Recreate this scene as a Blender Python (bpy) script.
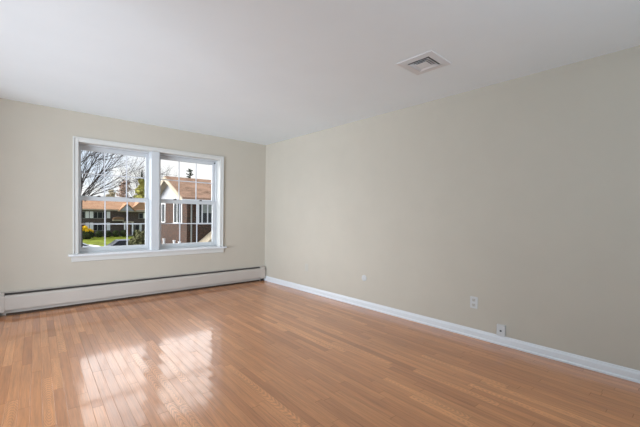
import bpy, bmesh, math, random
from mathutils import Vector, Matrix
from math import sin, cos, pi, radians

S = bpy.context.scene
COL = S.collection
for o in list(bpy.data.objects):
    bpy.data.objects.remove(o, do_unlink=True)

# ------------------------------------------------------------------ camera
YAW, PITCH, ROLL, FPX, V0 = 0.7337, -0.0194, 0.0136, 337.97, 222.78
cd = bpy.data.cameras.new('camera')
cam = bpy.data.objects.new('camera', cd); COL.objects.link(cam)
F = Vector((sin(YAW)*cos(PITCH), cos(YAW)*cos(PITCH), sin(PITCH)))
Rr = Vector((cos(YAW), -sin(YAW), 0)); Uu = Rr.cross(F)
R2 = Rr*cos(ROLL) + Uu*sin(ROLL); U2 = Uu*cos(ROLL) - Rr*sin(ROLL)
M = Matrix((R2, U2, -F)).transposed().to_4x4()
M.translation = Vector((-3.358, -5.2103, 1.1734))
cam.matrix_world = M
cd.sensor_fit = 'HORIZONTAL'; cd.sensor_width = 36
cd.lens = FPX/640*36
cd.shift_y = (V0-213.5)/640
cd.clip_start = 0.05; cd.clip_end = 500
S.camera = cam

# ------------------------------------------------------------------ exposure
vs = S.view_settings
vs.view_transform = 'Standard'; vs.look = 'None'; vs.gamma = 1; vs.exposure = 0.10
vs.use_curve_mapping = False

# ------------------------------------------------------------------ node helpers
class NT:
    def __init__(s, tree): s.t = tree; s.n = tree.nodes; s.l = tree.links
    def new(s, typ, **kw):
        n = s.n.new(typ)
        for k, v in kw.items(): setattr(n, k, v)
        return n
    def put(s, sock, v):
        if hasattr(v, 'is_output'): s.l.new(v, sock)
        else: sock.default_value = v
    def m(s, op, a, b=None, c=None, clamp=False):
        n = s.new('ShaderNodeMath', operation=op, use_clamp=clamp)
        s.put(n.inputs[0], a)
        if b is not None: s.put(n.inputs[1], b)
        if c is not None: s.put(n.inputs[2], c)
        return n.outputs[0]
    def rng(s, v, a, b, c=0.0, d=1.0, smooth=True):
        n = s.new('ShaderNodeMapRange'); n.interpolation_type = 'SMOOTHSTEP' if smooth else 'LINEAR'
        s.put(n.inputs[0], v)
        for i, x in enumerate((a, b, c, d)): s.put(n.inputs[i+1], x)
        return n.outputs[0]
    def mix(s, f, a, b, blend='MIX'):
        n = s.new('ShaderNodeMix', data_type='RGBA', blend_type=blend)
        s.put(n.inputs[0], f)
        for i, x in ((6, a), (7, b)):
            if isinstance(x, tuple) and len(x) == 3: x = (*x, 1)
            s.put(n.inputs[i], x)
        return n.outputs[2]
    def comb(s, x, y, z=0.0):
        n = s.new('ShaderNodeCombineXYZ')
        for i, v in enumerate((x, y, z)): s.put(n.inputs[i], v)
        return n.outputs[0]
    def sep(s, v):
        n = s.new('ShaderNodeSeparateXYZ'); s.put(n.inputs[0], v); return n.outputs
    def noise(s, vec, scale=5.0, detail=2.0, rough=0.5):
        n = s.new('ShaderNodeTexNoise'); s.put(n.inputs['Vector'], vec)
        n.inputs['Scale'].default_value = scale; n.inputs['Detail'].default_value = detail
        n.inputs['Roughness'].default_value = rough
        return n.outputs['Fac']

# ------------------------------------------------------------------ sky
W = bpy.data.worlds.new('sky'); S.world = W; W.use_nodes = True
W.node_tree.nodes.clear()
N = NT(W.node_tree)
tc = N.new('ShaderNodeTexCoord')
g = tc.outputs['Generated']
sx, sy, sz = N.sep(g)
az = N.m('ADD', N.m('MULTIPLY', sx, 0.30), N.m('MULTIPLY', sy, 0.954))         # towards the bright bank of cloud
horiz = N.m('SQRT', N.m('MAXIMUM', N.m('SUBTRACT', 1.0, N.m('MULTIPLY', sz, sz)), 0.001))
azn = N.m('DIVIDE', az, horiz)
mask_az = N.rng(azn, 0.35, 0.80)
mask_el = N.m('MULTIPLY', N.rng(sz, 0.17, 0.37), N.rng(sz, 0.52, 0.45, 0.30, 1.0))
bank = N.m('MULTIPLY', mask_az, mask_el)
cl = N.noise(g, 7.0, 5.0, 0.6)
eastness = N.rng(N.m('DIVIDE', sx, N.m('MAXIMUM', sy, 0.05)), 0.10, 0.36)     # whiter to the right
clf = N.m('MAXIMUM', eastness, N.rng(cl, 0.42, 0.60))
low = N.mix(clf, (0.74, 0.83, 0.97), (1.05, 1.05, 1.05))
rest = N.mix(N.rng(sz, 0.0, 0.6), (0.95, 1.0, 1.08), (0.55, 0.72, 1.0))
base = N.mix(mask_az, rest, low)
col = N.mix(bank, base, (4.1, 3.95, 3.95))
azg = N.m('DIVIDE', N.m('ADD', N.m('MULTIPLY', sx, -0.78), N.m('MULTIPLY', sy, 0.626)), horiz)   # unseen sky glow on the left, added to brighten the right wall
glow = N.m('MULTIPLY', N.rng(azn, 0.86, 0.70), N.m('MULTIPLY', N.rng(azg, 0.45, 0.85), N.m('MULTIPLY', N.rng(sz, 0.02, 0.12), N.rng(sz, 0.85, 0.60))))
col = N.mix(glow, col, (9.0, 9.2, 9.6))
bg = N.new('ShaderNodeBackground'); N.put(bg.inputs[0], col); bg.inputs[1].default_value = 1.0
wo = N.new('ShaderNodeOutputWorld'); N.l.new(bg.outputs[0], wo.inputs[0])

# ------------------------------------------------------------------ sun and large lights
sd = bpy.data.lights.new('sun', 'SUN'); sd.energy = 1.5; sd.angle = radians(0.8); sd.color = (1, .93, .82)
sun = bpy.data.objects.new('sun', sd); COL.objects.link(sun)
sun.rotation_euler = Vector((-0.72, -0.06, 0.69)).to_track_quat('Z', 'Y').to_euler()

def area(name, loc, aim, sx_, sy_, watts, colr=(1, 1, 1), portal=False):
    d = bpy.data.lights.new(name, 'AREA'); d.shape = 'RECTANGLE'; d.size = sx_; d.size_y = sy_
    d.energy = watts; d.color = colr
    if portal: d.cycles.is_portal = True
    o = bpy.data.objects.new(name, d); COL.objects.link(o); o.location = loc
    o.rotation_euler = (-Vector(aim)).to_track_quat('Z', 'Y').to_euler()
    return o
area('window_daylight', (-1.83, 0.30, 1.36), (0, -1, 0), 2.0, 1.5, 1, portal=True)
arch_fill = area('archway_fill', (-6.40, -3.0, 0.95), (6.4, 2.9, 0.45), 2.6, 1.7, 108, (0.76, 0.87, 1.0)); arch_fill.data.spread = radians(95)       # added fill light, shone through an unseen archway on the left
area('back_fill', (-3.2, -7.02, 1.35), (.60, .40, .80), 2.0, 1.5, 112, (0.66, 0.83, 1.0))     # added fill light behind the camera, at an unseen opening

# ------------------------------------------------------------------ material helpers
def mat(name, colr, rough=0.5, metal=0.0, spec=0.5, noise=0.0, nscale=20.0, bump=0.0, bscale=60.0):
    m = bpy.data.materials.new(name); m.use_nodes = True
    n = NT(m.node_tree); b = m.node_tree.nodes['Principled BSDF']
    b.inputs['Roughness'].default_value = rough; b.inputs['Metallic'].default_value = metal
    b.inputs['Specular IOR Level'].default_value = spec
    c = (*colr, 1)
    t = n.new('ShaderNodeTexCoord')
    if noise > 0:
        f = n.noise(t.outputs['Object'], nscale, 4, .6)
        lo = tuple(max(0, x*(1-noise)) for x in colr); hi = tuple(min(1, x*(1+noise)) for x in colr)
        n.put(b.inputs['Base Color'], n.mix(n.rng(f, .3, .7), lo, hi))
    else: b.inputs['Base Color'].default_value = c
    if bump > 0:
        bn = n.new('ShaderNodeBump'); bn.inputs['Strength'].default_value = bump; bn.inputs['Distance'].default_value = .002
        n.put(bn.inputs['Height'], n.noise(t.outputs['Object'], bscale, 3, .6)); n.l.new(bn.outputs[0], b.inputs['Normal'])
    return m

def brick_mat(name, c1, c2, mortar, scale=1.0):
    m = bpy.data.materials.new(name); m.use_nodes = True
    n = NT(m.node_tree); b = m.node_tree.nodes['Principled BSDF']; b.inputs['Roughness'].default_value = .9
    t = n.new('ShaderNodeTexCoord'); x, y, z = n.sep(t.outputs['Object'])
    v = n.comb(n.m('ADD', x, y), z, 0.0)
    br = n.new('ShaderNodeTexBrick'); n.put(br.inputs['Vector'], v)
    br.inputs['Color1'].default_value = (*c1, 1); br.inputs['Color2'].default_value = (*c2, 1); br.inputs['Mortar'].default_value = (*mortar, 1)
    br.inputs['Scale'].default_value = scale; br.inputs['Brick Width'].default_value = .21; br.inputs['Row Height'].default_value = .072
    br.inputs['Mortar Size'].default_value = .008
    f = n.noise(t.outputs['Object'], 3.0, 4, .75)
    n.put(b.inputs['Base Color'], n.mix(n.rng(f, .35, .65, 0, .9), br.outputs[0], n.mix(1.0, br.outputs[0], (.6, .55, .5), 'MULTIPLY')))
    return m

def shingle_mat(name, c1, c2):
    m = bpy.data.materials.new(name); m.use_nodes = True
    n = NT(m.node_tree); b = m.node_tree.nodes['Principled BSDF']; b.inputs['Roughness'].default_value = .95
    b.inputs['Specular IOR Level'].default_value = .2
    t = n.new('ShaderNodeTexCoord'); x, y, z = n.sep(t.outputs['Object'])
    br = n.new('ShaderNodeTexBrick'); n.put(br.inputs['Vector'], n.comb(x, n.m('MULTIPLY', n.m('ADD', y, z), 0.8), 0.0))
    br.inputs['Color1'].default_value = (*c1, 1); br.inputs['Color2'].default_value = (*c2, 1)
    br.inputs['Mortar'].default_value = (*[x_*.55 for x_ in c1], 1)
    br.inputs['Scale'].default_value = 1; br.inputs['Brick Width'].default_value = .35; br.inputs['Row Height'].default_value = .16
    br.inputs['Mortar Size'].default_value = .012
    f = n.noise(t.outputs['Object'], 1.1, 4, .65)
    n.put(b.inputs['Base Color'], n.mix(n.rng(f, .35, .7), br.outputs[0], (*c2, 1)))
    return m

def floor_mat():
    m = bpy.data.materials.new('oak_strip_floor'); m.use_nodes = True
    n = NT(m.node_tree); b = m.node_tree.nodes['Principled BSDF']
    t = n.new('ShaderNodeTexCoord')
    x, y, z = n.sep(t.outputs['Object'])
    a = radians(2.0)
    across = n.m('SUBTRACT', n.m('MULTIPLY', x, cos(a)), n.m('MULTIPLY', y, sin(a)))
    along = n.m('ADD', n.m('MULTIPLY', x, sin(a)), n.m('MULTIPLY', y, cos(a)))
    u = n.m('DIVIDE', across, 0.0572)
    pid = n.m('FLOOR', u); fu = n.m('FRACT', u)
    w1 = n.new('ShaderNodeTexWhiteNoise', noise_dimensions='1D'); n.put(w1.inputs['W'], pid)
    r1 = w1.outputs['Value']
    ln = n.m('ADD', 0.62, n.m('MULTIPLY', r1, 0.5))
    v = n.m('ADD', n.m('DIVIDE', along, ln), n.m('MULTIPLY', r1, 31.7))
    seg = n.m('FLOOR', v); fv = n.m('FRACT', v)
    w2 = n.new('ShaderNodeTexWhiteNoise', noise_dimensions='2D'); n.put(w2.inputs['Vector'], n.comb(pid, seg, 0.0))
    r2 = w2.outputs['Value']
    rc = n.sep(w2.outputs['Color'])
    ramp = n.new('ShaderNodeValToRGB'); n.put(ramp.inputs[0], r2)
    e = ramp.color_ramp.elements
    e[0].position = 0; e[0].color = (0.444, 0.173, 0.062, 1.0)
    e[1].position = 1; e[1].color = (0.704, 0.312, 0.127, 1.0)
    for p_, c_ in ((.12, (0.518, 0.207, 0.080, 1.0)), (.45, (0.575, 0.238, 0.092, 1.0)), (.8, (0.625, 0.265, 0.105, 1.0))):
        k = e.new(p_); k.color = c_
    # grain: long streaks, plus cathedral figure on some boards
    off = n.m('MULTIPLY', rc[1], 50.0)
    gv = n.comb(n.m('ADD', n.m('MULTIPLY', across, 55.0), off), n.m('MULTIPLY', along, 2.2), off)
    g1 = n.noise(gv, 1.0, 4, .65)
    gv2 = n.comb(n.m('ADD', n.m('MULTIPLY', across, 150.0), off), n.m('MULTIPLY', along, 6.0), off)
    g2 = n.noise(gv2, 1.0, 3, .6)
    wv = n.new('ShaderNodeTexWave', wave_type='RINGS', rings_direction='SPHERICAL')
    n.put(wv.inputs['Vector'], n.comb(n.m('MULTIPLY', n.m('SUBTRACT', fu, .5), 1.6), n.m('MULTIPLY', n.m('SUBTRACT', fv, rc[2]), 3.0), 0.0))
    wv.inputs['Scale'].default_value = 2.2; wv.inputs['Distortion'].default_value = 3.0; wv.inputs['Detail Scale'].default_value = 1.2
    fig = n.m('MULTIPLY', n.rng(rc[0], .84, .90), n.m('SUBTRACT', wv.outputs['Fac'], .5))
    tone = n.m('ADD', n.m('ADD', 1.0, n.m('MULTIPLY', n.m('SUBTRACT', g1, .5), .80)), n.m('ADD', n.m('MULTIPLY', n.m('SUBTRACT', g2, .5), .55), n.m('MULTIPLY', fig, .28)))
    big = n.noise(t.outputs['Object'], 0.9, 2, .5)
    tone = n.m('MULTIPLY', tone, n.rng(big, .3, .7, .94, 1.06))
    colr = n.mix(1.0, ramp.outputs[0], n.comb(tone, tone, tone), 'MULTIPLY')
    edge = n.m('MINIMUM', fu, n.m('SUBTRACT', 1.0, fu))
    seam = n.m('MAXIMUM', n.rng(edge, .035, .005), n.rng(n.m('MINIMUM', fv, n.m('SUBTRACT', 1.0, fv)), .0035, .0008))
    colr = n.mix(n.m('MULTIPLY', seam, .30), colr, (.10, .045, .02))
    n.put(b.inputs['Base Color'], colr)
    b.inputs['Coat Weight'].default_value = .7; b.inputs['Coat Roughness'].default_value = .085; b.inputs['Coat IOR'].default_value = 1.5
    n.put(b.inputs['Roughness'], n.m('ADD', .30, n.m('ADD', n.m('MULTIPLY', g2, .06), n.m('MULTIPLY', seam, .3))))
    b.inputs['Specular IOR Level'].default_value = .5
    c2 = n.m('SUBTRACT', fu, .5)
    cup = n.m('MULTIPLY', n.m('MULTIPLY', c2, c2), n.m('ADD', .0003, n.m('MULTIPLY', r1, .0010)))
    tilt = n.m('MULTIPLY', c2, n.m('MULTIPLY', n.m('SUBTRACT', rc[0], .5), .0006))
    wob = n.m('MULTIPLY', n.noise(n.comb(n.m('MULTIPLY', across, 4.0), along, 0.0), 3.0, 2, .5), .0006)
    gr = n.m('MULTIPLY', g2, .00012)
    hgt = n.m('ADD', n.m('ADD', cup, tilt), n.m('ADD', n.m('ADD', wob, gr), n.m('MULTIPLY', seam, -.0004)))
    bn = n.new('ShaderNodeBump'); bn.inputs['Strength'].default_value = 1.0; bn.inputs['Distance'].default_value = 1.0
    n.put(bn.inputs['Height'], hgt); n.l.new(bn.outputs[0], b.inputs['Normal']); n.l.new(bn.outputs[0], b.inputs['Coat Normal'])
    return m

def glass_mat():
    m = bpy.data.materials.new('window_glass'); m.use_nodes = True
    n = NT(m.node_tree); n.n.clear()
    tr = n.new('ShaderNodeBsdfTransparent'); tr.inputs[0].default_value = (.985, .99, .985, 1)
    gl = n.new('ShaderNodeBsdfGlossy'); gl.inputs['Roughness'].default_value = .0
    fr = n.new('ShaderNodeFresnel'); fr.inputs[0].default_value = 1.45
    mx = n.new('ShaderNodeMixShader'); n.l.new(n.m('MULTIPLY', fr.outputs[0], .6), mx.inputs[0])
    n.l.new(tr.outputs[0], mx.inputs[1]); n.l.new(gl.outputs[0], mx.inputs[2])
    o = n.new('ShaderNodeOutputMaterial'); n.l.new(mx.outputs[0], o.inputs[0])
    return m

MT = dict(
    wall=mat('greige_wall_paint', (.490, .443, .368), .75, spec=.25, noise=.015, nscale=3, bump=.15, bscale=90),
    ceil=mat('white_ceiling_paint', (.81, .87, .89), .85, spec=.2, noise=.01, nscale=2, bump=.15, bscale=70),
    trim=mat('white_trim_paint', (.68, .69, .70), .38, noise=.01, nscale=8),
    casing=mat('cream_white_casing_paint', (.58, .57, .535), .4, noise=.01, nscale=8),
    vinyl=mat('white_window_vinyl', (.54, .55, .555), .35),
    grille=mat('white_grille_bar', (.60, .61, .64), .4),
    floor=floor_mat(), glass=glass_mat(),
    heater=mat('cream_heater_enamel', (.475, .425, .375), .4, noise=.02, nscale=5),
    dark=mat('dark_gap_metal', (.035, .03, .027), .7),
    lip=mat('dark_brown_gap_shade', (.055, .026, .012), .6),
    fin=mat('aluminium_fin', (.10, .09, .08), .5, .3),
    plate=mat('white_plate_plastic', (.55, .55, .54), .35),
    slot=mat('black_slot', (.012, .012, .012), .6),
    duct=mat('grey_duct_shade', (.16, .16, .16), .7),
    paintplate=mat('wall_coloured_plate', (.47, .445, .39), .5),
    vent=mat('grey_white_vent_enamel', (.70, .71, .72), .45),
    lock=mat('dark_bronze_lock', (.06, .05, .045), .4, .4),
    yard=mat('grey_near_ground', (.24, .235, .225), .9, noise=.15, nscale=1.5),
    grass=mat('bright_lawn_grass', (.135, .160, .013), .95, spec=.1, noise=.35, nscale=.9),
    asphalt=mat('grey_asphalt', (.10, .10, .105), .9, noise=.2, nscale=3),
    brick_n=brick_mat('brown_red_brick', (.088, .030, .010), (.028, .012, .005), (.048, .028, .015)),
    brick_f=brick_mat('dull_brown_brick', (.115, .080, .064), (.085, .062, .052), (.10, .085, .075)),
    shingle=shingle_mat('orange_brown_shingles', (.165, .092, .055), (.335, .200, .130)),
    shingle_f=shingle_mat('terracotta_far_shingles', (.36, .19, .105), (.44, .25, .145)),
    shingle_d=shingle_mat('brown_hood_shingles', (.16, .09, .05), (.2, .12, .07)),
    siding=mat('white_gable_siding', (.37, .37, .39), .6, noise=.03, nscale=2),
    rake=mat('tan_rake_board', (.36, .30, .215), .7, noise=.06, nscale=4),
    wtrim=mat('white_exterior_trim', (.75, .74, .72), .5),
    wpane=mat('dark_house_glass', (.018, .022, .026), .12, spec=.2),
    blind=mat('grey_green_window_blind', (.22, .24, .21), .8, noise=.1, nscale=10),
    down=mat('grey_downspout', (.22, .22, .20), .6),
    bark=mat('dark_bark', (.050, .042, .040), .95, spec=.1, noise=.3, nscale=8),
    bark2=mat('grey_brown_bark', (.075, .062, .062), .95, spec=.1, noise=.2, nscale=4),
    evergreen=mat('olive_yellow_foliage', (.38, .355, .10), .9, spec=.1, noise=.35, nscale=1.2),
    fir=mat('dark_fir_needles', (.030, .045, .026), .9, spec=.1, noise=.3, nscale=2),
    bud=mat('pinkish_brown_buds', (.42, .31, .26), .9, spec=.1, noise=.35, nscale=1.5),
    pale=mat('pale_tan_foliage', (.40, .33, .22), .9, spec=.1, noise=.3, nscale=1.5),
    hedge=mat('dark_green_hedge', (.035, .048, .018), .9, spec=.1, noise=.5, nscale=2),
    yellow=mat('yellow_blossom', (.85, .53, .012), .9, spec=.1, noise=.25, nscale=2.5),
    shrub=mat('dull_olive_shrub', (.10, .10, .045), .9, spec=.15, noise=.5, nscale=2),
    carwhite=mat('white_car_paint', (.80, .80, .80), .25),
    cargrey=mat('blue_grey_car_paint', (.13, .14, .17), .7, spec=.05),
    tyre=mat('black_tyre', (.02, .02, .02), .85),
    carglass=mat('car_glass', (.03, .033, .038), .6, spec=.1),
)

# ------------------------------------------------------------------ mesh helpers
class MB:
    def __init__(s): s.b = bmesh.new()
    def box(s, x0, x1, y0, y1, z0, z1):
        vs_ = [s.b.verts.new(p) for p in ((x0,y0,z0),(x1,y0,z0),(x1,y1,z0),(x0,y1,z0),(x0,y0,z1),(x1,y0,z1),(x1,y1,z1),(x0,y1,z1))]
        for f in ((0,3,2,1),(4,5,6,7),(0,1,5,4),(1,2,6,5),(2,3,7,6),(3,0,4,7)): s.b.faces.new([vs_[i] for i in f])
        return s
    def prism(s, pts, axis, a, b):
        """profile pts (2-D) swept along an axis from a to b; axis x: pts=(y,z); y: (x,z); z: (x,y)"""
        def P(p, t): return {'x': (t, p[0], p[1]), 'y': (p[0], t, p[1]), 'z': (p[0], p[1], t)}[axis]
        A = [s.b.verts.new(P(p, a)) for p in pts]; B = [s.b.verts.new(P(p, b)) for p in pts]
        n = len(pts)
        s.b.faces.new(A); s.b.faces.new(B[::-1])
        for i in range(n): s.b.faces.new([A[i], B[i], B[(i+1)%n], A[(i+1)%n]])
        return s
    def quad(s, *pts):
        s.b.faces.new([s.b.verts.new(p) for p in pts]); return s
    def tube(s, pts, rad, seg=6, cap=True):
        pts = [Vector(p) for p in pts]
        if not hasattr(rad, '__len__'): rad = [rad]*len(pts)
        rings = []
        for i, p in enumerate(pts):
            d = (pts[min(i+1, len(pts)-1)] - pts[max(i-1, 0)]).normalized()
            ref = Vector((0, 0, 1)) if abs(d.z) < .9 else Vector((1, 0, 0))
            a = d.cross(ref).normalized(); b_ = d.cross(a)
            rings.append([s.b.verts.new(p + (a*cos(2*pi*k/seg) + b_*sin(2*pi*k/seg))*rad[i]) for k in range(seg)])
        for r0, r1 in zip(rings, rings[1:]):
            for k in range(seg): s.b.faces.new([r0[k], r0[(k+1)%seg], r1[(k+1)%seg], r1[k]])
        if cap and seg > 2: s.b.faces.new(rings[0][::-1]); s.b.faces.new(rings[-1])
        return s
    def lathe(s, prof, seg=32, axis='z', c=(0, 0, 0)):
        rings = []
        for r, h in prof:
            ring = []
            for k in range(seg):
                a = 2*pi*k/seg; u, v = r*cos(a), r*sin(a)
                p = {'z': (u, v, h), 'x': (h, u, v), 'y': (u, h, v)}[axis]
                ring.append(s.b.verts.new((p[0]+c[0], p[1]+c[1], p[2]+c[2])))
            rings.append(ring)
        for r0, r1 in zip(rings, rings[1:]):
            for k in range(seg): s.b.faces.new([r0[k], r0[(k+1)%seg], r1[(k+1)%seg], r1[k]])
        s.b.faces.new(rings[0][::-1]); s.b.faces.new(rings[-1])
        return s
    def build(s, name, m, parent=None, bevel=0.0, smooth=False, seg=2):
        bmesh.ops.recalc_face_normals(s.b, faces=s.b.faces)
        me = bpy.data.meshes.new(name); s.b.to_mesh(me); s.b.free()
        me.materials.append(MT[m] if isinstance(m, str) else m)
        o = bpy.data.objects.new(name, me); COL.objects.link(o)
        if parent is not None: o.parent = parent
        if bevel > 0:
            md = o.modifiers.new('bevel', 'BEVEL'); md.width = bevel; md.segments = seg; md.limit_method = 'ANGLE'; md.angle_limit = radians(40)
        if smooth:
            for p in me.polygons: p.use_smooth = True
        return o

def tag(o, label=None, cat=None, group=None, kind=None):
    if label: o['label'] = label
    if cat: o['category'] = cat
    if group: o['group'] = group
    if kind: o['kind'] = kind
    return o
def empty(name, loc=(0, 0, 0), rz=0.0):
    o = bpy.data.objects.new(name, None); COL.objects.link(o); o.location = loc; o.rotation_euler = (0, 0, rz); o.empty_display_size = .1
    return o

# ================================================================== ROOM SHELL
H = 2.44; XL = -4.40; YB = -6.80
WX0, WX1, WZ0, WZ1 = -2.775, -0.865, 0.625, 2.075     # window opening
tag(MB().box(XL-2.6, 0.0, YB, 0.0, -.15, 0).build('floor', 'floor'), 'glossy oak strip floor of the empty room', 'floor', kind='structure')
tag(MB().box(XL-2.9, 0.25, YB-.25, 0.25, H, H+.2).build('ceiling', 'ceil'), 'smooth white ceiling', 'ceiling', kind='structure')
tag(MB().box(0, .25, YB-.25, .25, -.15, H).build('wall_right', 'wall'), 'long plain greige wall on the right with outlets', 'wall', kind='structure')
w = MB()
w.box(XL-2.9, WX0, 0, .25, -.15, H); w.box(WX1, 0, 0, .25, -.15, H)
w.box(WX0, WX1, 0, .25, -.15, WZ0); w.box(WX0, WX1, 0, .25, WZ1, H)
tag(w.build('wall_front', 'wall'), 'greige wall holding the double window above the heater', 'wall', kind='structure')
w = MB()                                              # left wall with an unseen archway, added to let the left fill in
w.box(XL-.15, XL, YB, -3.55, 0, H); w.box(XL-.15, XL, -.85, 0, 0, H); w.box(XL-.15, XL, -3.55, -.85, 2.16, H)
tag(w.build('wall_left', 'wall'), 'greige wall left of the camera with an archway added for fill light', 'wall', kind='structure')
w = MB()  # closes the added space that holds the left fill light
w.box(XL-2.9, XL-2.6, YB-.25, 0, -.15, H)
tag(w.build('wall_far_left', 'wall'), 'unseen greige wall closing the added space beyond the archway', 'wall', kind='structure')
w = MB()                                              # back wall with an opening added for the back fill light
w.box(XL-2.6, -4.25, YB-.15, YB, -.15, H); w.box(-2.15, 0, YB-.15, YB, -.15, H)
w.box(-4.25, -2.15, YB-.15, YB, -.15, .6); w.box(-4.25, -2.15, YB-.15, YB, 2.1, H)
tag(w.build('wall_back', 'wall'), 'greige wall behind the camera with an opening added for fill light', 'wall', kind='structure')

# baseboard along the right wall: moulded profile and shoe
bp = [(0, 0), (-.022, 0), (-.022, .010), (-.019, .017), (-.014, .020), (-.014, .058), (-.012, .066), (-.008, .072), (-.0065, .080), (-.003, .086), (0, .086)]
bb = MB().prism(bp, 'y', YB, -.0005).build('baseboard_right', 'trim', bevel=.0015)
tag(bb, 'white moulded baseboard running along the right wall', 'baseboard', kind='structure')

# ================================================================== WINDOW
win = tag(empty('window_1', (0, 0, 0)), 'white double window with two side by side double hung units', 'window', kind='structure')
c = MB()                                             # casing, mitred round the opening, with a raised outer bead
cx0, cx1, cz1, cw = -2.824, -0.821, 2.124, .056
STZ = .655
for (x0, x1) in ((cx0, cx0+cw), (cx1-cw, cx1)):
    c.box(x0, x1, -.018, 0, STZ, cz1)
c.box(cx0+cw, cx1-cw, -.018, 0, cz1-cw, cz1)
c.box(cx0-.002, cx0+.013, -.027, -.018, STZ, cz1+.002); c.box(cx1-.013, cx1+.002, -.027, -.018, STZ, cz1+.002)
c.box(cx0+.013, cx1-.013, -.027, -.018, cz1-.013, cz1+.002)
c.build('casing', 'casing', win, bevel=.003)
j = MB()                                             # jamb liner in the wall depth
j.box(WX0, WX0+.010, -.004, .22, STZ, WZ1); j.box(WX1-.010, WX1, -.004, .22, STZ, WZ1)
j.box(WX0+.010, WX1-.010, -.004, .22, WZ1-.010, WZ1)
j.build('jamb', 'casing', win)
MB().box(-1.916, -1.809, -.016, .22, STZ, WZ1-.010).build('mullion', 'vinyl', win, bevel=.003)
st = MB().box(-2.873, -0.770, -.062, 0, STZ-.024, STZ).box(WX0, WX1, 0, .10, STZ-.024, STZ)
st.build('stool', 'trim', win, bevel=.005, seg=3)
MB().prism([(0, .556), (-.012, .556), (-.018, .562), (-.018, .606), (-.022, .616), (-.022, .631), (0, .631)], 'x', -2.838, -0.806).build('apron', 'casing', win, bevel=.0015)
MB().box(WX0+.010, -1.916, .10, .22, STZ-.03, .672).box(-1.809, WX1-.010, .10, .22, STZ-.03, .672).build('outer_sill', 'vinyl', win)

def sash(name, x0, x1, gx0, gx1, z0, z1, gz0, gz1, yc, mx, mz, lock):
    th = .017
    f = MB()
    f.box(x0, gx0, yc-th, yc+th, z0, z1); f.box(gx1, x1, yc-th, yc+th, z0, z1)
    f.box(gx0, gx1, yc-th, yc+th, z0, gz0); f.box(gx0, gx1, yc-th, yc+th, gz1, z1)
    s = f.build(name, 'vinyl', win, bevel=.003)
    MB().box(gx0-.004, gx1+.004, yc-.002, yc+.002, gz0-.004, gz1+.004).build('glass_pane', 'glass', s)
    gb = MB()
    for x in mx: gb.box(x-.0070, x+.0070, yc-.010, yc-.003, gz0, gz1)
    xs = [gx0] + [x for x in mx] + [gx1]
    for i in range(len(xs)-1):
        a = xs[i] + (.0070 if i else 0); b_ = xs[i+1] - (.0070 if i < len(xs)-2 else 0)
        gb.box(a, b_, yc-.010, yc-.003, mz-.0070, mz+.0070)
    gb.build('muntin_grille', 'grille', s)
    if lock:
        for q in (.25, .75):
            x = gx0 + (gx1-gx0)*q
            MB().box(x-.022, x+.022, yc-.016, yc+.010, z1, z1+.012).box(x-.010, x+.016, yc-.020, yc-.006, z1+.012, z1+.020).build('sash_lock', 'lock', s, bevel=.002)
    return s
for (x0, x1, gx0, gx1, mx) in ((-2.763, -1.918, -2.722, -1.953, (-2.460, -2.194)), (-1.807, -0.877, -1.745, -0.940, (-1.472, -1.205))):
    fx1 = x1 if gx1 < -1.5 else gx1+.045
    sash('upper_sash', x0, fx1, gx0, gx1, 1.355, 2.050, 1.400, 1.994, .165, mx, 1.692, False)
    sash('lower_sash', x0, fx1, gx0-.001, gx1-.008, .674, 1.388, .727, 1.338, .122, mx, 1.030, True)
fr = MB()                                            # fixed vinyl frame: head, right jamb track and stops
fr.box(-2.765, -1.916, .100, .185, 2.050, 2.065).box(-1.809, -0.875, .100, .185, 2.050, 2.065)
fr.box(-0.893, -0.875, .100, .185, .672, 2.050)
fr.build('window_frame', 'vinyl', win)
MB().box(-0.912, -0.898, .125, .147, 2.016, 2.034).build('sash_stop', 'lock', win)

# ================================================================== BASEBOARD HEATER
ht = tag(empty('baseboard_heater', (-1.75, 0, 0)), 'long cream hydronic baseboard heater on the floor under the window', 'heater')
HX0, HX1 = -3.52, -.022; ox = 1.75
def hx(a): return a + ox
MB().box(hx(HX0), hx(HX1), -.006, -.0005, .012, .266).box(hx(HX0), hx(HX1), -.030, -.006, .262, .266).build('back_panel', 'heater', ht, bevel=.001)
MB().prism([(-.062, .072), (-.066, .067), (-.068, .074), (-.068, .205), (-.062, .224), (-.050, .235), (-.047, .232), (-.058, .221), (-.064, .204), (-.064, .076)], 'x', hx(-3.46), hx(-.115)).build('front_cover', 'heater', ht, bevel=.001)
MB().prism([(-.048, .240), (-.012, .252), (-.012, .249), (-.047, .237)], 'x', hx(-3.45), hx(-.12)).build('damper_flap', 'fin', ht)
MB().tube([(hx(-3.46), -.034, .10), (hx(-.06), -.034, .10)], .011, 10).build('pipe', 'fin', ht)
fn = MB()
for i in range(330):
    x = -3.40 + i*.0098
    fn.box(hx(x), hx(x+.0012), -.058, -.010, .070, .136)
fn.build('fin_pack', 'dark', ht)
def endcap(a, b_):
    e = MB().prism([(0, .048), (-.070, .048), (-.072, .06), (-.072, .205), (-.066, .228), (-.052, .243), (-.034, .262), (-.028, .269), (0, .269)], 'x', hx(a), hx(b_))
    e.build('end_cap', 'heater', ht, bevel=.003, seg=3)
endcap(-.117, -.022); endcap(-3.545, -3.452)
for a_, b_ in ((-.09, -.045), (-3.53, -3.49)): MB().box(hx(a_), hx(b_), -.040, -.002, 0, .048).build('foot', 'dark', ht)
MB().prism([(-.0065, 0), (-.030, 0), (-.028, .010), (-.020, .018), (-.0065, .022)], 'x', hx(-3.44), hx(-.117)).build('gap_shade_strip', 'lip', ht)  # added dark brown strip stands in for the shade under the heater

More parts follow.
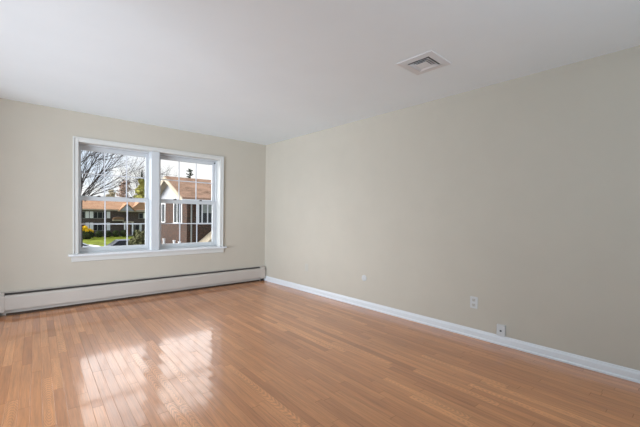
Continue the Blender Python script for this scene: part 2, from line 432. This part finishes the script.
# ================================================================== CEILING VENT
vx, vy = -.862, -3.690
vt = tag(empty('ceiling_vent', (vx, vy, H)), 'square white stepped air diffuser set in the ceiling', 'vent')
def ring(mb, o0, z0, o1, z1, th=.002):
    A = [(-1,-1), (1,-1), (1,1), (-1,1)]
    for i in range(4):
        a, b_ = A[i], A[(i+1)%4]
        q = [(a[0]*o0, a[1]*o0, z0), (b_[0]*o0, b_[1]*o0, z0), (b_[0]*o1, b_[1]*o1, z1), (a[0]*o1, a[1]*o1, z1)]
        q2 = [(p[0], p[1], p[2]+th) for p in q]
        v1 = [mb.b.verts.new(p) for p in q]; v2 = [mb.b.verts.new(p) for p in q2]
        mb.b.faces.new(v1); mb.b.faces.new(v2[::-1])
        for k in range(4): mb.b.faces.new([v1[k], v2[k], v2[(k+1)%4], v1[(k+1)%4]])
fl = MB(); ring(fl, .160, -.0025, .156, -.006); ring(fl, .156, -.006, .098, -.009)
fl.build('flange', 'vent', vt)
MB().box(-.100, .100, -.100, .100, -.0022, -.0012).build('duct_shade_plate', 'duct', vt)  # flat grey plate stands in for the shaded duct, ceiling is uncut
r1 = MB(); ring(r1, .089, -.016, .062, -.004); r1.build('louver_ring', 'vent', vt)
r2 = MB(); ring(r2, .071, -.018, .046, -.006); r2.build('louver_ring', 'vent', vt)
MB().box(-.050, .050, -.050, .050, -.0165, -.0145).build('centre_plate', 'vent', vt, bevel=.001)

# ================================================================== WALL PLATES (right wall, x = 0)
def plate(root, hw, hh, th, m):
    return MB().box(-th, -.0003, -hw, hw, -hh, hh).build('cover_plate', m, root, bevel=.0025, seg=3)
ol = tag(empty('wall_outlet', (0, -3.770, .344)), 'white duplex wall outlet on the right wall, up off the baseboard', 'outlet')
plate(ol, .036, .057, .006, 'plate')
for dz in (.0245, -.0245):
    rc = MB().prism([(-.013, -.014), (.013, -.014), (.0165, -.009), (.0165, .009), (.013, .014), (-.013, .014), (-.0165, .009), (-.0165, -.009)], 'x', -.0080, -.0062)
    r_ = rc.build('receptacle', 'paintplate', ol); r_.location = (0, 0, dz)
    sl = MB().box(-.0086, -.0081, -.0075, -.0052, -.001, .0075).box(-.0086, -.0081, .0052, .0072, 0, .0068).box(-.0086, -.0081, -.0022, .0022, -.0095, -.0055)
    sl.build('slots', 'slot', r_)
MB().lathe([(.0032, -.0064), (.0030, -.0078)], 16, 'x').build('screw', 'plate', ol)

jk = tag(empty('phone_jack', (0, -4.029, .138)), 'small white box jack with a dark port just above the baseboard', 'jack')
MB().box(-.022, -.0003, -.037, .037, -.0515, .0515).build('housing', 'plate', jk, bevel=.004, seg=3)
MB().box(-.0226, -.0222, -.0085, .0085, -.012, .003).build('port', 'slot', jk, bevel=.0002)
MB().lathe([(.003, -.0222), (.0028, -.0232)], 14, 'x', (0, 0, .032)).build('screw', 'plate', jk)
MB().box(-.0226, -.0222, -.006, .006, -.035, -.032).build('latch_mark', 'paintplate', jk)

cp = tag(empty('round_cover_plate', (0, -2.357, .380)), 'small round white cover plate alone on the right wall', 'cover plate')
MB().lathe([(.040, -.0003), (.040, -.004), (.036, -.009), (.026, -.011)], 40, 'x').build('disc', 'plate', cp, bevel=.001)
MB().lathe([(.006, -.0112), (.005, -.013)], 16, 'x').build('screw', 'paintplate', cp)

bl = tag(empty('blank_wall_plate', (0, -1.190, .374)), 'painted over wall plate low on the right wall near the window corner', 'cover plate')
plate(bl, .036, .057, .006, 'paintplate')
for dz in (.042, -.042):
    s_ = MB().lathe([(.0032, -.0062), (.0030, -.0075)], 12, 'x').build('screw', 'paintplate', bl); s_.location = (0, 0, dz)

# ================================================================== OUTSIDE
G = -2.83
tag(MB().box(-60, 90, .6, 29.0, G-.3, G).build('ground_near', 'yard'), 'mostly unseen ground up to the street, greyed to cut green bounce light', 'yard', kind='structure')  # grey instead of grass, chosen to keep green bounce off the siding
tag(MB().box(-60, 90, 29.0, 36.5, G-.3, G-.02).build('street', 'asphalt'), 'asphalt street with parked cars', 'street', kind='structure')
tag(MB().box(-60, 90, 36.5, 130.0, G-.3, G).build('ground_far', 'grass'), 'bright green lawn across the street', 'lawn', kind='structure')

rnd = random.Random(7)
def leafy(mb, c, r, n, size, flat=1.0, hollow=.55):
    """small leaf cards scattered through an ellipsoid"""
    c = Vector(c)
    for _ in range(n):
        d = Vector((rnd.gauss(0,1), rnd.gauss(0,1), rnd.gauss(0,1))).normalized()
        k = hollow + (1-hollow)*rnd.random()
        p = c + Vector((d.x*r[0], d.y*r[1], d.z*r[2]))*k
        a = Vector((rnd.gauss(0,1), rnd.gauss(0,1), rnd.gauss(0,1))).normalized()
        b_ = a.cross(d if abs(a.dot(d)) < .95 else Vector((1,0,0))).normalized()
        s_ = size*(.6+.8*rnd.random())
        mb.quad(p-a*s_, p+b_*s_*.55, p+a*s_, p-b_*s_*.55)
    return mb
def blob(mb, c, r, seg=10):
    prof = []
    for i in range(7):
        a = -pi/2 + pi*i/6
        prof.append((max(.02, cos(a)), sin(a)))
    rings = []
    for rr, hh in prof:
        rings.append([mb.b.verts.new((c[0]+r[0]*rr*cos(2*pi*k/seg)*(.9+.2*rnd.random()), c[1]+r[1]*rr*sin(2*pi*k/seg)*(.9+.2*rnd.random()), c[2]+r[2]*hh)) for k in range(seg)])
    for r0, r1_ in zip(rings, rings[1:]):
        for k in range(seg): mb.b.faces.new([r0[k], r0[(k+1)%seg], r1_[(k+1)%seg], r1_[k]])
    mb.b.faces.new(rings[0][::-1]); mb.b.faces.new(rings[-1])

# ---- near brick house on the right
NX, NY, NE = 4.944, 16.958, 2.19                      # near corner and eave height
DEP = 6.35; NXE = 17.0; RIDGE_Y = NY + DEP/2
nh = tag(empty('brick_house', (NX, NY, G)), 'brown brick house with white gable and orange shingle roof, close on the right', 'house')
def L(x, y, z): return (x-NX, y-NY, z-G)
MB().box(0, NXE-NX, 0, DEP, 0, NE-.04-G).build('brick_wall', 'brick_n', nh)
rise = 1.48
MB().prism([(0, NE-.04-G), (DEP, NE-.04-G), (DEP/2, NE+rise-G)], 'x', 0, .25).build('gable_siding', 'siding', nh)
th = .22; oh = .30; rk = .45
sl_ = (rise)/(DEP/2)
zr = NE+rise-G
for sgn, nm in ((-1, 'roof_slope'), (1, 'roof_slope')):
    yc = DEP/2; ye = yc + sgn*(DEP/2+oh)
    ze = zr - sl_*(DEP/2+oh)
    MB().prism([(yc, zr), (ye, ze), (ye, ze+.10), (ye, ze+th), (yc, zr+th)], 'x', -rk+.06, NXE-NX+.4).build(nm, 'shingle', nh)
    MB().prism([(yc, zr-.10), (ye, ze-.10), (ye, ze+th-.03), (yc, zr+th-.03)], 'x', -rk, -rk+.06).build('rake_board', 'rake', nh)
    MB().prism([(yc, zr-.03), (ye, ze-.03), (ye, ze), (yc, zr)], 'x', -rk+.06, 0).build('soffit', 'rake', nh)
ze = zr - sl_*(DEP/2+oh)
MB().box(-rk, NXE-NX+.4, -oh-.10, -oh, ze-.02, ze+.10).build('gutter', 'wtrim', nh, bevel=.02)
MB().box(0, NXE-NX+.1, -.03, 0, NE-.30-G, NE-.04-G).build('frieze_board', 'rake', nh)
def hwin_gable(y0, y1, z0, z1, mull, root):
    t = .10
    f = MB().box(-.04, .0, y0, y0+t, z0, z1).box(-.04, 0, y1-t, y1, z0, z1).box(-.04, 0, y0+t, y1-t, z1-t, z1).box(-.07, 0, y0-.03, y1+.03, z0-.06, z0)
    for m_ in mull: f.box(-.035, 0, m_-.035, m_+.035, z0, z1-t)
    o = f.build('window', 'wtrim', root)
    MB().box(-.012, -.002, y0+t, y1-t, z0, z1-t).build('pane', 'wpane', o)
def gz(z): return z-G
hwin_gable(17.76-NY, 19.37-NY, gz(.60), gz(2.02), (18.68-NY,), nh)
hwin_gable(21.15-NY, 22.75-NY, gz(.60), gz(2.02), (21.95-NY,), nh)
# front windows (faces the viewer's street side)
def hwin_front(x0, x1, z0, z1, mull, root, blind=True):
    t = .12
    f = MB().box(x0, x0+t*1.5, -.05, 0, z0, z1).box(x1-t*1.5, x1, -.05, 0, z0, z1).box(x0+t*1.5, x1-t*1.5, -.05, 0, z1-t, z1).box(x0-.04, x1+.04, -.08, 0, z0-.09, z0)
    for m_ in mull: f.box(m_-.035, m_+.035, -.045, 0, z0, z1-t)
    o = f.build('window', 'wtrim', root)
    MB().box(x0+t*1.5, x1-t*1.5, -.010, -.002, z0, z1-t).build('pane', 'wpane', o)
    if blind: MB().box(x0+.40, x1-t*1.5, -.020, -.012, (z0+z1)/2-.05, z1-t).build('blind', 'blind', o)
hwin_front(5.56-NX, 7.05-NX, gz(.62), gz(2.05), (5.95-NX, 6.33-NX), nh)
hwin_front(9.2-NX, 10.8-NX, gz(.62), gz(2.05), (10.0-NX,), nh)
MB().tube([(5.22-NX, -.06, .1), (5.22-NX, -.06, ze-.05), (5.22-NX, -oh-.04, ze)], .05, 8).build('downspout', 'down', nh)
# low front entry hood with a raking board
hd = MB()
for (xa, za, xb, zb) in ((5.55, -.85, 6.80, .15), (6.80, .15, 8.05, -.85)):
    hd.b.faces.ensure_lookup_table()
    hd.prism([(xa-NX, gz(za)-.16), (xb-NX, gz(zb)-.16), (xb-NX, gz(zb)), (xa-NX, gz(za))], 'y', -1.22, -1.14)
hd.build('hood_rake_board', 'rake', nh)
hr = MB()
for (xa, za, xb, zb) in ((5.50, -.89, 6.80, .15), (6.80, .15, 8.10, -.89)):
    hr.prism([(xa-NX, gz(za)), (xb-NX, gz(zb)), (xb-NX, gz(zb)+.07), (xa-NX, gz(za)+.07)], 'y', -1.25, 0)
hr.build('hood_roof', 'rake', nh)
MB().prism([(5.75-NX, gz(-.85)), (7.85-NX, gz(-.85)), (6.80-NX, gz(0))], 'y', -1.13, -1.08).build('hood_gable', 'wtrim', nh)
MB().box(5.80-NX, 5.95-NX, -1.18, -1.03, 0, gz(-.85)).build('hood_post', 'wtrim', nh)
MB().box(7.65-NX, 7.80-NX, -1.18, -1.03, 0, gz(-.85)).build('hood_post', 'wtrim', nh)
# yard posts beside the gable
for (x, y, z, lab) in ((4.244, 19.25, -.50, 'tallest looking white fence post nearest the window mullion'), (4.244, 17.24, -.50, 'white fence post standing midway along the brick gable wall'), (4.244, 16.29, -.52, 'white fence post nearest the corner downspout of the brick house')):
    p = tag(empty('fence_post', (x, y, G)), lab, 'post', 'white posts by the brick gable')
    MB().box(-.055, .055, -.055, .055, 0, z-G-.06).build('shaft', 'wtrim', p)
    MB().box(-.075, .075, -.075, .075, z-G-.06, z-G).build('cap', 'wtrim', p, bevel=.01)

# ---- far brick house across the street
FX, FY = 9.0, 63.0
fh = tag(empty('terrace_house', (FX, FY, G)), 'long brick house with terracotta roof and white shutters across the lawn', 'house')
FL, FR, FD = -11.0, 17.0, 9.0
EV = 1.78-G
MB().box(FL, FR, 0, FD, 0, EV).build('brick_wall', 'brick_f', fh)
rz_ = 3.95-G
MB().prism([(-.5, EV-.08), (FD/2, rz_-.05), (FD+.5, EV-.08), (FD+.5, EV+.12), (FD/2, rz_+.15), (-.5, EV+.12)], 'x', FL-.5, FR+.5).build('roof', 'shingle_f', fh)
MB().box(FL-.5, FR+.5, -.60, -.5, EV-.12, EV+.06).build('gutter', 'rake', fh)
MB().prism([(.0, EV), (FD, EV), (FD/2, rz_-.1)], 'x', FL-.02, FL+.1).build('gable_end', 'siding', fh)
def fwin(x0, x1, z0, z1, mull=(), sh=()):
    t = .09
    f = MB().box(x0, x0+t, -.06, 0, z0, z1).box(x1-t, x1, -.06, 0, z0, z1).box(x0+t, x1-t, -.06, 0, z1-t, z1).box(x0-.05, x1+.05, -.1, 0, z0-.08, z0)
    for m_ in mull: f.box(m_-.05, m_+.05, -.05, 0, z0, z1-t)
    o = f.build('window', 'down', fh)
    MB().box(x0+t, x1-t, -.02, -.005, z0, z1-t).build('pane', 'wpane', o)
    for (a, b_) in sh: MB().box(a, b_, -.08, 0, z0-.02, z1+.02).build('shutter', 'wtrim', fh, bevel=.01)
for (z0, z1) in ((.34, 1.44), (-1.75, -.45)):
    for dx in (0, -7.2):
        fwin(6.42-FX+dx, 8.42-FX+dx, z0-G, z1-G, (7.05-FX+dx, 7.77-FX+dx), ((5.93-FX+dx, 6.42-FX+dx), (8.42-FX+dx, 8.90-FX+dx)))
        fwin(4.2-FX+dx, 5.35-FX+dx, z0-G, z1-G, (4.77-FX+dx,), ((5.35-FX+dx, 5.83-FX+dx),))
for (z0, z1, x0, x1) in ((.34, 1.30, 13.4, 14.2), (-2.1, -.8, 12.75, 13.55), (.34, 1.3, 17, 18.6), (-1.75, -.5, 17, 18.6), (.34, 1.3, 21, 22.6), (-1.75, -.5, 21, 22.6)):
    fwin(x0-FX, x1-FX, z0-G, z1-G, (), ((x1-FX, x1-FX+.35),))
# entry cross gable: brick bay, white pediment, own roof
px0, px1, pz0, pzt = 10.30-FX, 12.50-FX, 1.70-G, 2.86-G
pm = (px0+px1)/2
MB().prism([(px0, pz0), (px1, pz0), (pm, pzt-.12)], 'y', -.75, -.62).build('pediment', 'siding', fh)
cg = MB()
for sgn in (-1, 1):
    e_ = pm + sgn*((px1-px0)/2+.25)
    cg.prism([(pm, pzt), (e_, pz0-.16), (e_, pz0+.02), (pm, pzt+.18)], 'y', -.95, 3.2)
cg.build('gable_roof', 'shingle_f', fh)
MB().box(px0-.35, px1+2.2, -.80, -.60, pz0-.22, pz0-.06).build('entry_cornice', 'rake', fh)
# larger cross gable further right
MB().prism([(11.9-FX, EV), (15.6-FX, EV), (13.75-FX, EV+1.75)], 'y', -.3, 4.4).build('cross_roof', 'shingle_f', fh)
# porch hood and columns
MB().prism([(9.1-FX, .10-G), (10.9-FX, .10-G), (10.75-FX, .42-G), (10.3-FX, .58-G), (9.7-FX, .58-G), (9.25-FX, .42-G)], 'y', -1.3, 0).build('porch_hood', 'shingle_d', fh, bevel=.05)
MB().box(9.2-FX, 10.8-FX, -1.2, 0, -.02-G-.10, .10-G).build('hood_beam', 'rake', fh)
for x in (10.97, 12.22):
    MB().tube([(x-FX, -.9, 0), (x-FX, -.9, gz(-.42))], [.13, .11], 12).build('porch_column', 'wtrim', fh)
MB().box(10.8-FX, 12.4-FX, -1.05, 0, gz(-.42), gz(-.22)).build('porch_beam', 'rake', fh)
dr = MB().box(11.15-FX, 12.0-FX, -.06, 0, .2, gz(-.65)).build('front_door', 'shingle_d', fh, bevel=.01)
MB().lathe([(.04, 0), (.05, .03), (.02, .06)], 12, 'z', (11.25-FX, -.10, 1.2)).build('door_knob', 'down', dr)
MB().box(10.9-FX, 12.3-FX, -1.2, 0, 0, .2).build('door_step', 'down', fh)
for x in (-7.0, 6.5, 13):
    MB().box(x, x+.8, FD/2-.3, FD/2+.5, rz_-.6, rz_+.35).build('chimney', 'brick_f', fh) if x > 7 else None

# ---- foundation hedge: separate bushes in a row
hb = [(4.2, .95, .0), (5.7, .95, .15), (6.95, 1.15, -.1), (8.2, 1.0, .1), (9.4, 1.15, 0), (10.6, 1.2, .1), (12.6, 1.1, 0), (13.9, 1.0, .1)]
hl = ['behind the yellow bush', 'just right of the yellow bush', 'below the wide lower window, left half', 'below the wide lower window, right half', 'below the white lower shutter', 'left of the porch columns', 'right of the porch columns', 'at the right end of the row']
for (x, h, dy), lab in zip(hb, hl):
    mb = MB(); blob(mb, (0, 0, h*.48), (.52, .5, h*.5)); leafy(mb, (0, 0, h*.5), (.57, .55, h*.52), 420, .09, hollow=.85)
    o = tag(mb.build('hedge_bush', 'hedge'), 'dark green foundation bush ' + lab, 'bush', 'foundation bushes of the far house')
    o.location = (x, 60.9+dy, G)
# ---- yellow blossoming bush
yb = tag(empty('forsythia_bush', (4.75, 57.4, G)), 'bright yellow blossoming bush with dark green base on the lawn', 'bush')
mb = MB(); blob(mb, (0, 0, .75), (.95, .9, .75)); leafy(mb, (0, 0, .75), (1.08, 1.0, .82), 700, .10, hollow=.85); mb.build('green_base', 'hedge', yb)
mb = MB()
for (c_, r_) in (((-.45, -.2, 1.55), (.50, .5, .42)), ((.1, -.3, 1.30), (.60, .6, .42)), ((-.15, 0, 1.75), (.35, .4, .30))): leafy(mb, c_, r_, 420, .10, hollow=.3)
leafy(mb, (.55, -.2, 1.22), (.42, .4, .32), 260, .09, hollow=.4); mb.build('blossom', 'yellow', yb)
# ---- olive shrub in front, right of the lawn
sb = tag(empty('rhododendron_shrub', (3.15, 21.3, G)), 'large dull olive shrub before the far house, right of the lawn', 'shrub')
mb = MB(); leafy(mb, (.1, -.1, 1.5), (.62, .62, 1.45), 2600, .12, hollow=.3); leafy(mb, (-.35, .2, 1.15), (.5, .5, 1.1), 1500, .12, hollow=.3); mb.build('foliage', 'shrub', sb)
mb = MB()
for k in range(9):
    a = 2*pi*k/9; mb.tube([(0, 0, 0), (.18*cos(a), .18*sin(a), .8), (.42*cos(a), .42*sin(a), 1.7+.5*rnd.random())], [.03, .02, .008], 5)
mb.build('stems', 'bark2', sb)

# ---- bare trees
def grow(mb, p, d, length, r, depth, spread=.55, up=.12, seg=5):
    pts = [p]; rad = [r]; q = p.copy(); dd = d.copy()
    ns = 4
    for i in range(ns):
        dd = (dd + Vector((rnd.gauss(0,.10), rnd.gauss(0,.10), rnd.gauss(0,.08)+up*.3))).normalized()
        q = q + dd*length/ns; pts.append(q.copy()); rad.append(r*(1-.5*(i+1)/ns))
    mb.tube(pts, rad, seg if depth > 1 else 3, cap=False)
    if depth <= 0: return
    for i in range(1, ns+1):
        for _ in range(1 if i < ns else 2):
            ax = Vector((rnd.gauss(0,1), rnd.gauss(0,1), rnd.gauss(0,.6))).normalized()
            nd = (dd + ax*spread + Vector((0,0,up))).normalized()
            grow(mb, pts[i], nd, length*(.55+.2*rnd.random()), max(rad[i]*.66, .006), depth-1, spread, up, seg)

bt = tag(empty('bare_tree', (-1.40, 11.9, G)), 'dark leafless tree with branches sweeping right, close by at the left pane', 'tree')
rv = Vector((.743, -.669, 0)); fv_ = Vector((.669, .743, 0))
def TB(px, py, dep=0.0):                              # metres along the view-parallel plane through the trunk
    return rv*px + Vector((0, 0, py)) + fv_*dep
mb = MB(); mb.tube([(0, 0, 0), TB(-.02, 2.2), TB(0, 4.55)], [.20, .15, .12], 10); mb.build('trunk', 'bark', bt)
mains = [
    ([(0, 4.5, 0), (.03, 5.3, .1), (.06, 6.2, .0), (.10, 6.9, -.2)], .055),
    ([(.02, 4.55, 0), (.20, 5.2, -.1), (.42, 5.9, .1), (.72, 6.6, .3), (1.15, 6.95, .5)], .060),
    ([(.05, 4.55, 0), (.34, 5.05, .2), (.55, 5.45, .3), (.92, 6.0, .6), (1.5, 6.7, .8)], .050),
    ([(.06, 4.6, 0), (.45, 4.95, -.2), (.95, 5.25, -.5), (1.55, 5.72, -.8), (2.05, 6.3, -1.0)], .048),
    ([(.06, 4.55, 0), (.55, 4.83, .3), (1.1, 5.08, .5), (1.55, 5.36, .7), (2.2, 5.6, .9)], .040),
    ([(-.05, 4.5, 0), (-.20, 5.1, .3), (-.05, 5.75, .5), (.35, 6.3, .6), (.85, 6.55, .8)], .055),
    ([(-.10, 5.6, .1), (.05, 5.9, .0), (.5, 6.28, -.2), (1.05, 6.45, -.4)], .034),
    ([(-.02, 4.6, 0), (-.5, 5.2, -.2), (-1.1, 5.9, -.4), (-1.8, 6.4, -.4)], .060),
    ([(-.02, 4.4, 0), (-.7, 4.8, .3), (-1.5, 5.4, .5), (-2.3, 6.0, .7)], .050),
    ([(.04, 4.5, .3), (.14, 5.0, .6), (.30, 5.7, .9), (.42, 6.5, 1.2)], .040),
    ([(-.04, 4.6, -.3), (.0, 5.4, -.6), (.22, 6.1, -.9), (.30, 6.7, -1.2)], .036),
    ([(.08, 4.6, .3), (.55, 5.2, .8), (1.1, 5.75, 1.3), (1.9, 6.25, 1.8)], .034),
    ([(-.3, 5.2, .2), (-.02, 5.35, .1), (.45, 5.55, .0), (.95, 5.62, -.2)], .028),
    ([(-.3, 6.0, .2), (.1, 6.15, .1), (.6, 6.5, .0), (1.4, 6.95, -.2)], .034),
]
mb = MB()
for pts, r0 in mains:
    P_ = [TB(*p) for p in pts]
    n_ = len(P_); r0 *= .62; mb.tube(P_, [r0*(1-.65*i/(n_-1)) for i in range(n_)], 6, cap=False)
    for i in range(1, n_):
        d = (P_[i]-P_[i-1]).normalized()
        for _ in range(2):
            ax = Vector((rnd.gauss(0,1), rnd.gauss(0,1), rnd.gauss(0,.8))).normalized()
            grow(mb, P_[i-1].lerp(P_[i], rnd.random()), (d+ax*.42+Vector((0,0,.1))).normalized(), .8+.4*rnd.random(), r0*.42, 1, .42, .0, 4)
mb.build('branches', 'bark', bt)

def bare(x, y, h, lab, m='bark2', seed=3, r=.2, n=9):
    rnd.seed(seed)
    t = tag(empty('bare_tree', (x, y, G)), lab, 'tree')
    MB().tube([(0, 0, 0), (.05, 0, h*.25), (0, .05, h*.4)], [r, r*.8, r*.6], 8).build('trunk', m, t)
    mb = MB()
    for k in range(n):
        a = 2*pi*k/n + rnd.random()*.5
        d = Vector((cos(a)*.42, sin(a)*.42, 1)).normalized()
        grow(mb, Vector((0, 0, h*(.26+.14*rnd.random()))), d, h*.34, r*.32, 3, .42, .2, 4)
    mb.build('branches', m, t)
bare(24.2, 109.0, 20.5, 'grey leafless tree with fanned twigs beyond the far roof, above the evergreen', seed=11, r=.22, n=8)
bare(23.6, 86.6, 16.0, 'grey leafless tree left of the white gable of the brick house', seed=5, r=.2, n=8)

# ---- evergreens and bushy trees beyond the far house
rnd.seed(21)
def leaf_tree(name, x, y, h, w, lab, m, cat='tree', zlo=.12, n=2600, size=.22, shape='oval', dark=None):
    t = tag(empty(name, (x, y, G)), lab, cat)
    MB().tube([(0, 0, 0), (0, 0, h*.5), (.05, 0, h*.9)], [h*.02, h*.014, .02], 7).build('trunk', 'bark', t)
    mb = MB()
    for i in range(14):
        f = zlo + (1-zlo)*(i+.5)/14
        if shape == 'column': rr = w/2*(1 - max(0, f-.6)/.4*.75)*(.85+.3*rnd.random())
        elif shape == 'cone': rr = w/2*(1.03-f)*(.8+.4*rnd.random())
        else: rr = w/2*math.sqrt(max(.05, 1-((f-.55)/.48)**2))*(.85+.3*rnd.random())
        a = rnd.random()*6.28; o_ = rr*.3 if shape != 'cone' else 0
        leafy(mb, (o_*cos(a), o_*sin(a), f*h), (rr, rr, h/14*.9), n//14, size, hollow=.15)
    mb.build('foliage', m, t)
leaf_tree('evergreen_tree', 18.7, 81.7, 12.0, 3.6, 'olive yellow columnar evergreen beyond the far roof at the mullion', 'evergreen', shape='column', n=4200, size=.34)
leaf_tree('fir_tree', 23.0, 98.8, 15.6, 3.2, 'dark pointed fir showing above the olive evergreen', 'fir', shape='cone', n=2600, size=.22)
leaf_tree('budding_tree', 15.6, 83.9, 11.6, 3.2, 'pinkish brown budding tree beyond the far roof beside the evergreen', 'bud', n=2200, size=.26)
leaf_tree('pale_tree', 15.6, 99.0, 10.2, 3.4, 'pale tan round tree low above the far roof', 'pale', n=1800, size=.26)
# layered conifer behind the brick house
rnd.seed(4)
cf = tag(empty('conifer_tree', (17.8, 50.0, G)), 'small dark layered conifer peeking over the brick house roof', 'tree')
MB().tube([(0, 0, 0), (0, 0, 6), (.05, 0, 11.5)], [.22, .14, .02], 8).build('trunk', 'bark', cf)
mb = MB()
for i in range(15):
    f = i/14; z = 2.5+8.7*f; rr = 2.5*(1-f)+.3
    for k in range(7):
        a = 2*pi*(k+.5*(i % 2))/7 + rnd.gauss(0, .12); r_ = rr*(.45+.7*rnd.random()); z = 2.5+8.7*f+rnd.gauss(0,.25)
        e_ = Vector((cos(a)*r_, sin(a)*r_, z + (.15+.5*rnd.random())*r_))
        b0 = Vector((0, 0, z))
        for s_ in range(7):
            q = b0.lerp(e_, (s_+1)/7)
            leafy(mb, q, (.13, .13, .07), 4, .11, hollow=.2)
mb.build('foliage', 'fir', cf)

# ---- parked cars
def car(x, y, rz, paint, lab, roof=1.46, tall=1.0):
    t = tag(empty('car', (x, y, G-.02), rz), lab, 'car'); t.scale = (1, 1, tall)
    Wd = .88
    # body with rounded profile: lofted cross-sections along the length (front is +x)
    prof = [(-2.25, .45, .80), (-2.2, .35, .95), (-1.6, .28, 1.02), (-.6, .26, 1.00), (.6, .26, .98), (1.2, .28, .94), (1.9, .30, .84), (2.2, .36, .72), (2.27, .45, .62)]
    mb = MB(); rings = []
    for (px_, zl, zt) in prof:
        tp = 1 - .10*(abs(px_)/2.27)**3
        w_ = Wd*tp
        rings.append([mb.b.verts.new((px_, yy, zz)) for yy, zz in ((-w_*.92, zl), (-w_, zl+.12), (-w_, zt-.18), (-w_*.90, zt-.03), (0, zt+.02), (w_*.90, zt-.03), (w_, zt-.18), (w_, zl+.12), (w_*.92, zl))])
    for a, b_ in zip(rings, rings[1:]):
        for k in range(9): mb.b.faces.new([a[k], a[(k+1)%9], b_[(k+1)%9], b_[k]])
    mb.b.faces.new(rings[0]); mb.b.faces.new(rings[-1][::-1])
    mb.build('body', paint, t, bevel=.03, smooth=True)
    gl = MB()
    a = [gl.b.verts.new(p) for p in ((-1.95, -.80, .95), (1.1, -.80, .92), (1.1, .80, .92), (-1.95, .80, .95))]
    m_ = [gl.b.verts.new(p) for p in ((-1.3, -.68, roof-.07), (.25, -.68, roof-.07), (.25, .68, roof-.07), (-1.3, .68, roof-.07))]
    gl.b.faces.new(a[::-1]); gl.b.faces.new(m_)
    for k in range(4): gl.b.faces.new([a[k], a[(k+1)%4], m_[(k+1)%4], m_[k]])
    gl.build('windows', 'carglass', t)
    rf = MB()
    rings = []
    for (s_, zz) in ((1.0, roof-.075), (.97, roof-.03), (.75, roof-.003), (.3, roof+.003)):
        rings.append([rf.b.verts.new((-.525+dx*s_, dy*s_, zz)) for dx, dy in ((-.83, -.70), (.83, -.70), (.83, .70), (-.83, .70))])
    rf.b.faces.new(rings[0][::-1]); rf.b.faces.new(rings[-1])
    for a_, b_ in zip(rings, rings[1:]):
        for k in range(4): rf.b.faces.new([a_[k], a_[(k+1)%4], b_[(k+1)%4], b_[k]])
    rf.build('roof', paint, t, bevel=.02, smooth=True)
    for (xa, za, xb, zb) in ((1.08, .93, .27, roof-.06), (-1.93, .96, -1.32, roof-.06), (-.45, .96, -.45, roof-.06)):
        for s_ in (-1, 1): MB().tube([(xa, s_*.80, za), (xb, s_*.685, zb)], .035, 6).build('pillar', paint, t)
    for xw in (-1.4, 1.4):
        for s_ in (-1, 1):
            wh = MB().lathe([(.20, -.10), (.30, -.10), (.325, -.06), (.325, .06), (.30, .10), (.20, .10)], 24, 'y').build('wheel', 'tyre', t); wh.location = (xw, s_*.80, .325)
            MB().lathe([(.19, -.105), (.06, -.112), (.06, .112), (.19, .105)], 16, 'y').build('hubcap', 'down', wh)
    for s_ in (-1, 1):
        MB().box(2.16, 2.27, s_*.62-.16, s_*.62+.16, .60, .72).build('headlight', 'wtrim', t, bevel=.02)
        MB().box(-2.27, -2.19, s_*.66-.13, s_*.66+.13, .70, .86).build('tail_light', 'shingle_d', t, bevel=.02)
car(.48, 31.6, 0, 'carwhite', 'white car parked on the street below the lawn, leftmost in the window', 1.28, 1.20)
car(5.22, 32.0, 0, 'cargrey', 'blue grey car parked on the street in front of the white car', 1.49)
